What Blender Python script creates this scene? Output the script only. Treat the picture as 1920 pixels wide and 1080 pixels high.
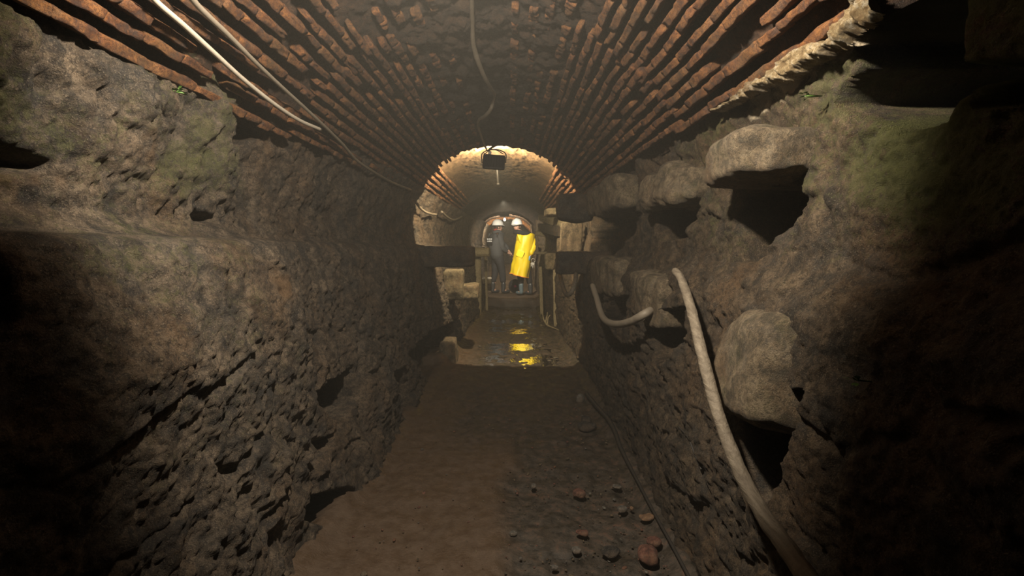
import bpy, bmesh, math, random
import numpy as np
from mathutils import Vector, Matrix

for o in list(bpy.data.objects): bpy.data.objects.remove(o, do_unlink=True)
SC = bpy.context.scene
C = SC.collection
random.seed(7)
rng = np.random.default_rng(11)

# ------------------------------------------------------------------ camera
F = 960.0                      # focal length in pixels of the 1920 wide frame
CAMZ = 1.30
TILT = math.atan(75 / F)
cam_d = bpy.data.cameras.new('camera'); cam = bpy.data.objects.new('camera', cam_d); C.objects.link(cam)
cam_d.sensor_width = 36; cam_d.lens = 18; cam_d.clip_start = 0.02
cam.location = (0, 0, CAMZ); cam.rotation_euler = (math.radians(90) - TILT, 0, 0)
SC.camera = cam
FW = np.array([0, math.cos(TILT), -math.sin(TILT)]); UP = np.array([0, math.sin(TILT), math.cos(TILT)])
# ------------------------------------------------------------------ world, view
w = bpy.data.worlds.new('world'); SC.world = w; w.use_nodes = True
w.node_tree.nodes['Background'].inputs[0].default_value = (0, 0, 0, 1)
w.node_tree.nodes['Background'].inputs[1].default_value = 0
SC.view_settings.view_transform = 'Standard'; SC.view_settings.look = 'None'
SC.view_settings.gamma = 1; SC.view_settings.use_curve_mapping = False
SC.view_settings.exposure = 0.0
SC.cycles.use_denoising = True
SC.cycles.max_bounces = 5; SC.cycles.diffuse_bounces = 3; SC.cycles.volume_bounces = 0
SC.cycles.sample_clamp_indirect = 3.0

# ------------------------------------------------------------------ lights
def lamp(name, kind, loc, power, color, target=None, size=.05, cone=None, blend=.3):
    d = bpy.data.lights.new(name, kind); o = bpy.data.objects.new(name, d); C.objects.link(o)
    d.energy = power; d.color = color; o.location = loc
    if kind != 'AREA': d.shadow_soft_size = size
    if kind == 'SPOT': d.spot_size = math.radians(cone); d.spot_blend = blend
    if target is not None:
        o.rotation_euler = (Vector(target) - Vector(loc)).to_track_quat('-Z', 'Y').to_euler()
    return o
# the first flood lamp of the row hangs at the crown just above the frame and faces down the tunnel
lamp('near_flood_beam', 'SPOT', (-0.14, 0.95, 2.16), 225, (1.0, .87, .70), (-0.1, 4.0, 2.15), .04, 176, .36)
lamp('flood_light_beam', 'SPOT', (-0.20, 5.66, 2.27), 250, (1.0, .80, .50), (-0.2, 9.0, 2.15), .03, 179, .04)
lamp('small_flood_beam', 'SPOT', (-0.17, 9.95, 2.20), 330, (1.0, .88, .68), (0.0, 12.4, 1.05), .04, 62, .5)
lamp('far_flood_beam', 'SPOT', (-0.19, 13.45, 2.02), 120, (1.0, .84, .58), (-.19, 15.5, 1.2), .03, 176, .1)

# ------------------------------------------------------------------ pixel -> place
def ray(px, py): return np.array([(px - 960) / F, 0, 0]) + UP * ((540 - py) / F) + FW
def PY(px, py, Y): r = ray(px, py); return np.array([0, 0, CAMZ]) + r * (Y / r[1])
def PX(px, py, x): r = ray(px, py); return np.array([0, 0, CAMZ]) + r * (x / r[0])
def PZ(px, py, z): r = ray(px, py); return np.array([0, 0, CAMZ]) + r * ((z - CAMZ) / r[2])
VX, VZ, VR = -0.15, 1.355, 1.045     # axis and radius of the vault
def PV(px, py, off=0.0):
    r = ray(px, py); R = VR - off
    a = r[0]**2 + r[2]**2; b = -2 * r[0] * VX + 2 * r[2] * (CAMZ - VZ); c = VX**2 + (CAMZ - VZ)**2 - R * R
    s = (-b + math.sqrt(b * b - 4 * a * c)) / (2 * a)
    return np.array([0, 0, CAMZ]) + r * s

# ------------------------------------------------------------------ noise
def _h(ix, iy, iz, seed):
    n = (ix * 374761393 + iy * 668265263 + iz * 2147483647 * 3 + seed * 1274126177).astype(np.int64) & 0xffffffff
    n = ((n ^ (n >> 13)) * 1274126177) & 0xffffffff
    n = ((n ^ (n >> 16)) * 2246822519) & 0xffffffff
    return ((n ^ (n >> 15)) & 0xffffff) / float(0xffffff) * 2 - 1
def vnoise(p, seed=0):
    i = np.floor(p).astype(np.int64); f = p - i; f = f * f * (3 - 2 * f); r = 0
    for dx in (0, 1):
        for dy in (0, 1):
            for dz in (0, 1):
                wgt = (f[:, 0] if dx else 1 - f[:, 0]) * (f[:, 1] if dy else 1 - f[:, 1]) * (f[:, 2] if dz else 1 - f[:, 2])
                r = r + wgt * _h(i[:, 0] + dx, i[:, 1] + dy, i[:, 2] + dz, seed)
    return r
def fbm(p, s=1.0, o=5, seed=0, gain=.5):
    r = 0; a = 1.0; t = 0
    for k in range(o):
        r = r + a * vnoise(p * s + 17.3 * k, seed + k); t += a; a *= gain; s *= 2.03
    return r / t
def worley(p, s, seed=0):
    p = p * s; i = np.floor(p).astype(np.int64); best = np.full(len(p), 9.0); sec = np.full(len(p), 9.0)
    for dx in (-1, 0, 1):
        for dy in (-1, 0, 1):
            for dz in (-1, 0, 1):
                c = i + np.array([dx, dy, dz])
                q = c + .5 + .45 * np.stack([_h(c[:, 0], c[:, 1], c[:, 2], seed + k) for k in (1, 2, 3)], 1)
                d = np.sqrt(((p - q)**2).sum(1))
                sec = np.minimum(sec, np.maximum(best, d)); best = np.minimum(best, d)
    return best, sec
def sm(a, b, x): t = np.clip((x - a) / (b - a), 0, 1); return t * t * (3 - 2 * t)
def polydist(poly, X, Y):
    """signed distance, negative inside"""
    poly = np.array(poly); n = len(poly); d = np.full(X.shape, 1e9); ins = np.zeros(X.shape, bool)
    for k in range(n):
        a = poly[k]; b = poly[(k + 1) % n]; e = b - a
        t = np.clip(((X - a[0]) * e[0] + (Y - a[1]) * e[1]) / (e @ e), 0, 1)
        d = np.minimum(d, np.hypot(X - a[0] - t * e[0], Y - a[1] - t * e[1]))
        if abs(b[1] - a[1]) > 1e-9:
            ins ^= ((a[1] > Y) != (b[1] > Y)) & (X < (b[0] - a[0]) * (Y - a[1]) / (b[1] - a[1]) + a[0])
    return np.where(ins, -d, d)

# ------------------------------------------------------------------ object helpers
def tag(o, label=None, cat=None, group=None, kind=None):
    if label: o['label'] = label
    if cat: o['category'] = cat
    if group: o['group'] = group
    if kind: o['kind'] = kind
    return o
def empty(name, loc, label, cat, group=None, rz=0):
    o = bpy.data.objects.new(name, None); C.objects.link(o); o.location = Vector(loc); o.rotation_euler = (0, 0, rz)
    o.empty_display_size = .1
    return tag(o, label, cat, group)
def link(name, me, mats, parent=None, smooth=True):
    if not isinstance(mats, (list, tuple)): mats = [mats]
    for m in mats: me.materials.append(m)
    if smooth: me.polygons.foreach_set('use_smooth', [True] * len(me.polygons))
    o = bpy.data.objects.new(name, me); C.objects.link(o)
    if parent: o.parent = parent
    return o
def mesh_np(V, Q, mi=None, stain=None):
    me = bpy.data.meshes.new('mesh'); V = np.asarray(V, np.float32); Q = np.asarray(Q, np.int32)
    me.vertices.add(len(V)); me.vertices.foreach_set('co', V.ravel())
    me.loops.add(Q.size); me.loops.foreach_set('vertex_index', Q.ravel())
    me.polygons.add(len(Q)); me.polygons.foreach_set('loop_start', np.arange(0, Q.size, Q.shape[1], dtype=np.int32))
    if mi is not None: me.polygons.foreach_set('material_index', np.asarray(mi, np.int32))
    if stain is not None:
        a = me.attributes.new('stain', 'FLOAT_COLOR', 'POINT'); a.data.foreach_set('color', np.asarray(stain, np.float32).ravel())
    me.update(calc_edges=True); me.validate(); return me
def grid_faces(n, m, flip=False):
    i = np.arange(n - 1)[:, None] * m + np.arange(m - 1)[None, :]
    q = np.stack([i, i + 1, i + m + 1, i + m], -1).reshape(-1, 4)
    return q[:, ::-1] if flip else q
class MB:
    """collects shapes for ONE mesh"""
    def __init__(s): s.V = []; s.Q = []; s.M = []; s.n = 0
    def add(s, V, Q, m=0):
        V = np.asarray(V, float); s.V.append(V); s.Q.append(np.asarray(Q) + s.n); s.M.append(np.full(len(Q), m)); s.n += len(V); return s
    def mesh(s): return mesh_np(np.concatenate(s.V), np.concatenate(s.Q), np.concatenate(s.M))
    def link(s, name, mats, parent=None, smooth=True, origin=None):
        V = np.concatenate(s.V)
        if origin is None and parent is None:
            origin = np.array([(V[:, 0].min() + V[:, 0].max()) / 2, (V[:, 1].min() + V[:, 1].max()) / 2, V[:, 2].min()])
        if origin is not None:
            V = V - np.asarray(origin)
        o = link(name, mesh_np(V, np.concatenate(s.Q), np.concatenate(s.M)), mats, parent, smooth)
        if origin is not None: o.location = Vector(origin)
        return o
def rot(ax=0, ay=0, az=0):
    return np.array(Matrix.Rotation(az, 3, 'Z') @ Matrix.Rotation(ay, 3, 'Y') @ Matrix.Rotation(ax, 3, 'X'))
_cs = {}
def cubegrid(n):
    if n in _cs: return _cs[n]
    t = np.linspace(-1, 1, n + 1); V = []; Q = []; k = 0
    A, B = np.meshgrid(t, t, indexing='ij'); one = np.ones_like(A)
    for (f, fl) in ((lambda: (one, A, B), 0), (lambda: (-one, A, B), 1), (lambda: (A, one, B), 1), (lambda: (A, -one, B), 0), (lambda: (A, B, one), 0), (lambda: (A, B, -one), 1)):
        V.append(np.stack(f(), -1).reshape(-1, 3)); Q.append(grid_faces(n + 1, n + 1, not fl) + k); k += (n + 1)**2
    V = np.concatenate(V); Q = np.concatenate(Q)
    key = np.round(V * 1000).astype(int); u, idx, inv = np.unique(key, axis=0, return_index=True, return_inverse=True)
    _cs[n] = (V[idx], inv.ravel()[Q]); return _cs[n]
def rbox(c, half, R=None, n=10, k=8, noise=0, ns=6, seed=0, taper=0, dents=0):
    """rounded box: superquadric of exponent k, roughened"""
    V, Q = cubegrid(n); l = (np.abs(V)**k).sum(1)**(1 / k); U = V / l[:, None]
    if taper: U = U * np.stack([1 - taper * U[:, 2], 1 - taper * U[:, 2], np.ones(len(U))], 1)
    P = U * np.asarray(half)
    if noise:
        N = U / np.linalg.norm(U, axis=1)[:, None]; off = seed * 3.7
        P = P + N * (noise * fbm(P + off, ns, 5, seed))[:, None]
        if dents:
            d, _ = worley(P + off, ns * .8, seed); P = P - N * (dents * sm(.5, .1, d))[:, None]
    if R is not None: P = P @ R.T
    return P + np.asarray(c), Q
def spline(pts, n=12):
    P = np.array(pts, float); P = np.vstack([2 * P[0] - P[1], P, 2 * P[-1] - P[-2]]); out = []
    for i in range(1, len(P) - 2):
        for t in np.linspace(0, 1, n, endpoint=False):
            out.append(.5 * ((2 * P[i]) + (-P[i - 1] + P[i + 1]) * t + (2 * P[i - 1] - 5 * P[i] + 4 * P[i + 1] - P[i + 2]) * t * t + (-P[i - 1] + 3 * P[i] - 3 * P[i + 1] + P[i + 2]) * t**3))
    out.append(P[-2]); return np.array(out)
def tube(path, r, k=12, wob=0, seed=0, ry=None, squash=None):
    path = np.asarray(path, float); n = len(path); r = np.broadcast_to(np.asarray(r, float), (n,))
    T = np.gradient(path, axis=0); T /= np.linalg.norm(T, axis=1)[:, None] + 1e-12
    path = np.vstack([path[:1], path, path[-1:]]); T = np.vstack([T[:1], T, T[-1:]]); r = np.r_[r[0] * .03, r, r[-1] * .03]; n += 2
    ref = np.array([0, 0, 1.0]) if abs(T[0][2]) < .9 else np.array([1.0, 0, 0])
    V = []; u = np.cross(ref, T[0]); u /= np.linalg.norm(u)
    for i in range(n):
        u = u - T[i] * (u @ T[i]); u /= np.linalg.norm(u); v = np.cross(T[i], u)
        a = np.arange(k) * 2 * math.pi / k
        V.append(path[i] + r[i] * (np.cos(a)[:, None] * u + np.sin(a)[:, None] * v * (1 if ry is None else ry)))
    V = np.concatenate(V)
    if wob:
        c = np.repeat(path, k, 0); V = c + (V - c) * (1 + wob * fbm(V, 30, 3, seed))[:, None]
    Q = []
    for i in range(n - 1):
        for j in range(k): Q.append((i * k + j, i * k + (j + 1) % k, (i + 1) * k + (j + 1) % k, (i + 1) * k + j))
    return V, np.array(Q)
def tubem(name, pts, r, mat, label=None, cat=None, parent=None, n=12, k=12, wob=.1, group=None):
    p = spline(pts, n); rr = r if np.isscalar(r) else np.interp(np.linspace(0, 1, len(p)), np.linspace(0, 1, len(r)), r)
    V, Q = tube(p, rr, k, wob)
    o = MB().add(V, Q).link(name, mat, parent)
    return tag(o, label, cat, group)
def lathe(profile, k=24, R=None, c=(0, 0, 0)):
    pr = np.array(profile, float); a = np.arange(k) * 2 * math.pi / k; V = []
    for (r, z) in pr: V.append(np.stack([r * np.cos(a), r * np.sin(a), np.full(k, z)], 1))
    V = np.concatenate(V); Q = [(i * k + j, i * k + (j + 1) % k, (i + 1) * k + (j + 1) % k, (i + 1) * k + j) for i in range(len(pr) - 1) for j in range(k)]
    if R is not None: V = V @ R.T
    return V + np.asarray(c), np.array(Q)

# ------------------------------------------------------------------ materials
class NT:
    def __init__(s, name):
        s.m = bpy.data.materials.new(name); s.m.use_nodes = True; s.t = s.m.node_tree; s.t.nodes.clear()
        s.out = s.n('ShaderNodeOutputMaterial'); s.b = s.n('ShaderNodeBsdfPrincipled'); s.l(s.b.outputs[0], s.out.inputs[0])
        s.tc = s.n('ShaderNodeTexCoord')
    def n(s, t, **k):
        x = s.t.nodes.new(t)
        for a, v in k.items(): setattr(x, a, v)
        return x
    def l(s, a, b): s.t.links.new(a, b)
    def noise(s, scale, detail=6, rough=.6, vec=None, dist=0):
        x = s.n('ShaderNodeTexNoise'); x.inputs['Scale'].default_value = scale; x.inputs['Detail'].default_value = detail
        x.inputs['Roughness'].default_value = rough; x.inputs['Distortion'].default_value = dist
        s.l(vec if vec else s.tc.outputs['Object'], x.inputs['Vector']); return x.outputs['Fac']
    def mapping(s, sc):
        m = s.n('ShaderNodeMapping'); m.inputs['Scale'].default_value = sc; s.l(s.tc.outputs['Object'], m.inputs['Vector']); return m.outputs[0]
    def ramp(s, fac, stops, interp='LINEAR'):
        r = s.n('ShaderNodeValToRGB'); r.color_ramp.interpolation = interp; e = r.color_ramp.elements
        while len(e) < len(stops): e.new(.5)
        for i, (p, c) in enumerate(stops):
            e[i].position = p; e[i].color = (*c, 1) if not np.isscalar(c) else (c, c, c, 1)
        s.l(fac, r.inputs[0]); return r.outputs[0]
    def mix(s, fac, a, b, mode='MIX'):
        x = s.n('ShaderNodeMix', data_type='RGBA', blend_type=mode)
        for v, i in ((fac, 0), (a, 6), (b, 7)):
            if hasattr(v, 'links'): s.l(v, x.inputs[i])
            else: x.inputs[i].default_value = v if np.isscalar(v) else (*v, 1)
        return x.outputs[2]
    def math(s, op, a, b=0.0):
        x = s.n('ShaderNodeMath', operation=op)
        for v, i in ((a, 0), (b, 1)):
            if hasattr(v, 'links'): s.l(v, x.inputs[i])
            else: x.inputs[i].default_value = v
        return x.outputs[0]
    def bump(s, h, strength, dist, prev=None):
        x = s.n('ShaderNodeBump'); x.inputs['Strength'].default_value = strength; x.inputs['Distance'].default_value = dist
        s.l(h, x.inputs['Height'])
        if prev: s.l(prev, x.inputs['Normal'])
        return x.outputs[0]
    def set(s, **k):
        for a, v in k.items():
            i = s.b.inputs[a.replace('_', ' ')]
            if hasattr(v, 'links'): s.l(v, i)
            else: i.default_value = v if np.isscalar(v) else (*v, 1)
        return s.m
def rock_mat(name, dark, mid, light, ochre=(.20, .11, .045), bump=1.0, attr=False, wet=.5, scale=1.0, moss=.0, grey=.5):
    t = NT(name)
    big = t.noise(2.2 * scale, 5, .6); med = t.noise(11 * scale, 8, .7, dist=.4); fine = t.noise(60 * scale, 6, .75); grain = t.noise(240 * scale, 3, .7)
    col = t.ramp(med, [(.40, dark), (.5, mid), (.61, light)])
    col = t.mix(t.ramp(big, [(.48, 0.0), (.66, 1.0)]), col, t.mix(.5, col, ochre))
    col = t.mix(t.ramp(fine, [(.42, .9), (.50, 0.0)]), col, t.mix(.75, col, dark))
    col = t.mix(t.ramp(t.noise(27 * scale, 5, .8, dist=.8), [(.52, 0.0), (.62, .75)]), col, t.mix(.7, col, dark))
    col = t.mix(t.ramp(t.noise(5 * scale, 6, .75), [(.50, 0.0), (.60, grey)]), col, t.mix(.5, col, (.085, .085, .08)))
    col = t.mix(t.ramp(grain, [(.56, 0.0), (.68, .8)]), col, t.mix(.5, col, (.50, .42, .30)))
    mo = t.math('MULTIPLY', t.ramp(t.noise(7 * scale, 7, .75), [(.52, 0.0), (.66, 1.0)]), 1.0)
    if attr:
        a = t.n('ShaderNodeAttribute', attribute_name='stain'); sp = t.n('ShaderNodeSeparateColor'); t.l(a.outputs['Color'], sp.inputs[0])
        brk = t.math('ADD', t.math('MULTIPLY', t.noise(13, 7, .8), .55), t.math('MULTIPLY', t.noise(85, 5, .8), .45))
        f = t.ramp(t.math('ADD', brk, t.math('MULTIPLY', sp.outputs[0], .19)), [(.58, 0.0), (.65, .9)])
        col = t.mix(t.math('MULTIPLY', f, sp.outputs[0]), col, t.mix(t.noise(50, 4, .7), (.045, .058, .014), (.20, .20, .060)))
        f = t.ramp(t.math('ADD', t.math('MULTIPLY', brk, .8), t.math('MULTIPLY', sp.outputs[1], .8)), [(.80, 0.0), (1.0, 1.0)])
        col = t.mix(f, col, t.mix(t.noise(40, 6, .7), (.62, .46, .24), (.72, .66, .55)))
        col = t.mix(t.math('MULTIPLY', sp.outputs[2], .85), col, (.018, .015, .012))
        col = t.mix(t.math('MULTIPLY', a.outputs['Alpha'], .8), col, t.mix(fine, (.13, .07, .03), (.33, .19, .08)))
    if moss: col = t.mix(t.math('MULTIPLY', mo, moss), col, (.07, .08, .02))
    nb = t.bump(med, .6 * bump, .04); nb = t.bump(fine, .95 * bump, .020, nb); nb = t.bump(grain, .8 * bump, .007, nb)
    rough = t.ramp(t.noise(35, 5, .7), [(.35, .95 - wet * .75), (.62, .95)])
    return t.set(Base_Color=col, Roughness=rough, Normal=nb, Specular_IOR_Level=.5)
M = {}
M['rock_l'] = rock_mat('left_wall_rock', (.034, .028, .023), (.135, .102, .070), (.25, .19, .13), attr=True)
M['rock_r'] = rock_mat('right_wall_rock', (.032, .024, .015), (.105, .072, .042), (.19, .135, .08), attr=True, scale=1.2)
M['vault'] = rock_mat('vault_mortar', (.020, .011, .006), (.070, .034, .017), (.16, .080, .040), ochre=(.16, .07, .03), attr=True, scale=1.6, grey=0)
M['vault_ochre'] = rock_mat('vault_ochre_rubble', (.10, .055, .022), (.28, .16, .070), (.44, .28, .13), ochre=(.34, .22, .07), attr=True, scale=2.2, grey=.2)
M['vault_shade'] = rock_mat('shade_dark_vault', (.010, .008, .006), (.034, .023, .017), (.07, .042, .03), ochre=(.06, .035, .02), attr=True, scale=1.6, grey=0)  # lamp falloff past the second arch put into the vault colour as darkness
M['brick'] = rock_mat('fired_brick', (.080, .028, .012), (.27, .095, .022), (.43, .18, .050), ochre=(.32, .17, .05), scale=2.2, bump=.7, wet=.35)
M['stone'] = rock_mat('capping_stone', (.06, .048, .03), (.17, .125, .075), (.27, .21, .13), scale=1.6, bump=.6, moss=.25)
M['stone_plain'] = rock_mat('pale_block_stone', (.07, .058, .035), (.19, .15, .085), (.30, .25, .15), scale=2, bump=.5)
M['stone_dark'] = rock_mat('dark_block_stone', (.018, .016, .014), (.045, .040, .034), (.085, .075, .06), scale=1.5, bump=.6)
M['redstone'] = rock_mat('brick_fragment', (.06, .024, .016), (.14, .052, .034), (.22, .095, .06), scale=4, bump=.4)
M['palestone'] = rock_mat('pale_pebble', (.06, .056, .048), (.12, .112, .095), (.24, .225, .195), scale=5, bump=.4)
M['ochrestone'] = rock_mat('ochre_pebble', (.10, .055, .03), (.19, .105, .05), (.28, .16, .08), scale=5, bump=.3)
def mud_mat():
    t = NT('wet_mud')
    a = t.n('ShaderNodeAttribute', attribute_name='stain'); sp = t.n('ShaderNodeSeparateColor'); t.l(a.outputs['Color'], sp.inputs[0])
    big = t.noise(3, 5, .6); med = t.noise(18, 7, .7); fine = t.noise(110, 5, .75)
    mud = t.ramp(med, [(.3, (.065, .042, .026)), (.7, (.10, .068, .043))])
    grav = t.ramp(med, [(.35, (.022, .020, .016)), (.55, (.060, .048, .036)), (.70, (.12, .065, .04))])
    col = t.mix(sp.outputs[0], mud, grav)
    col = t.mix(t.ramp(fine, [(.62, 0.0), (.76, .7)]), col, (.26, .19, .13))
    nb = t.bump(med, .35, .02); nb = t.bump(fine, .6, .006, nb)
    rough = t.ramp(t.noise(9, 6, .7), [(.35, .28), (.65, .8)])
    return t.set(Base_Color=col, Roughness=rough, Normal=nb)
M['mud'] = mud_mat()
def water_mat():
    t = NT('shallow_water')
    mp = t.mapping((7, 3.0, 7)); h = t.noise(2.2, 4, .55, mp, .6); nb = t.bump(h, .16, .02)
    g = t.n('ShaderNodeBsdfGlossy'); g.inputs['Roughness'].default_value = .06; t.l(nb, g.inputs['Normal']); g.inputs['Color'].default_value = (.95, .95, .92, 1)
    tr = t.n('ShaderNodeBsdfTransparent'); tr.inputs['Color'].default_value = (.55, .50, .42, 1)
    fr = t.n('ShaderNodeFresnel'); fr.inputs['IOR'].default_value = 1.38; t.l(nb, fr.inputs['Normal'])
    mx = t.n('ShaderNodeMixShader'); t.l(fr.outputs[0], mx.inputs[0]); t.l(tr.outputs[0], mx.inputs[1]); t.l(g.outputs[0], mx.inputs[2])
    t.l(mx.outputs[0], t.out.inputs[0]); return t.m
M['water'] = water_mat()
def wood_mat(name, a, b):
    t = NT(name); g = t.noise(9, 6, .65, t.mapping((6, .8, 6)), .5); f = t.noise(90, 4, .7)
    col = t.mix(t.ramp(f, [(.5, 0.0), (.75, .5)]), t.ramp(g, [(.3, a), (.7, b)]), a)
    return t.set(Base_Color=col, Roughness=.75, Normal=t.bump(f, .4, .004, t.bump(g, .6, .01)))
M['wood'] = wood_mat('wet_timber', (.12, .095, .055), (.36, .31, .19))
M['hose'] = wood_mat('muddy_white_hose', (.085, .066, .045), (.22, .185, .135))
def flat(name, col, rough=.6, spec=.5, bump=0, var=.25, bs=40, metal=0):
    t = NT(name); n = t.noise(bs, 5, .65)
    c = t.mix(n, tuple(v * (1 - var) for v in col), tuple(min(1, v * (1 + var)) for v in col))
    k = dict(Base_Color=c, Roughness=rough, Specular_IOR_Level=spec, Metallic=metal)
    if bump: k['Normal'] = t.bump(n, bump, .01)
    return t.set(**k)
M['pipe'] = flat('white_plastic_pipe', (.46, .41, .33), .5, var=.3)
M['cable'] = flat('black_cable', (.030, .027, .024), .5)
M['greycable'] = flat('grey_cable', (.20, .17, .13), .6)
M['black'] = flat('black_lamp_metal', (.006, .006, .007), .6, var=.1)
M['helmet'] = flat('white_helmet_plastic', (.82, .82, .80), .35, var=.03)
M['yellow'] = flat('yellow_raincoat', (.82, .60, .004), .45, bump=.25, bs=14, var=.08)
M['yellowlt'] = flat('bright_yellow_patch', (.95, .82, .02), .45, var=.03)
M['orange'] = flat('orange_hem', (.80, .30, .03), .5, var=.1)
M['grey'] = flat('grey_workwear', (.055, .057, .060), .8, bump=.4, bs=18)
M['navy'] = flat('dark_trousers', (.022, .022, .025), .85, bump=.4, bs=16)
M['blackcloth'] = flat('black_cloth', (.012, .011, .012), .9, bump=.3, bs=18)
M['skin'] = flat('skin', (.55, .32, .23), .55, var=.1, bs=30)
M['hair'] = flat('dark_hair', (.03, .018, .012), .7)
M['glove'] = flat('blue_glove', (.16, .38, .58), .5)
M['boot'] = flat('grey_rubber_boot', (.035, .037, .040), .35)
M['bootblue'] = flat('blue_grey_shoe', (.10, .14, .16), .35)
M['reflect'] = flat('reflective_silver', (.85, .85, .84), .3, var=.05)
M['red'] = flat('red_cloth', (.35, .06, .045), .8)
M['magenta'] = flat('magenta_plastic', (.25, .02, .09), .5)
M['white'] = flat('dirty_white_plastic', (.62, .57, .48), .5, var=.15)
M['steel'] = flat('dull_steel', (.45, .43, .38), .4, metal=.8)
M['leaf'] = flat('green_leaf', (.08, .16, .03), .5, var=.4)
M['crust'] = rock_mat('pale_lime_crust', (.30, .20, .09), (.62, .47, .25), (.85, .76, .58), scale=3, bump=.9, wet=.2)

# ------------------------------------------------------------------ profiles of the tunnel
def xl(Y): return np.interp(Y, [0, 2, 5.5, 8, 10, 24], [-.88, -.88, -.76, -.72, -.64, -.64])
def xr(Y): return np.interp(Y, [0, 2, 5.5, 8, 10, 24], [.72, .73, .76, .72, .62, .62])
def fz(Y): return np.where(Y > 11.45, .17, 0.0) if not np.isscalar(Y) else (.17 if Y > 11.45 else 0.)
def geomY(a, b, r):
    n = int(math.log(b / a) / r); return a * np.exp(np.linspace(0, 1, n) * math.log(b / a))

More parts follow.
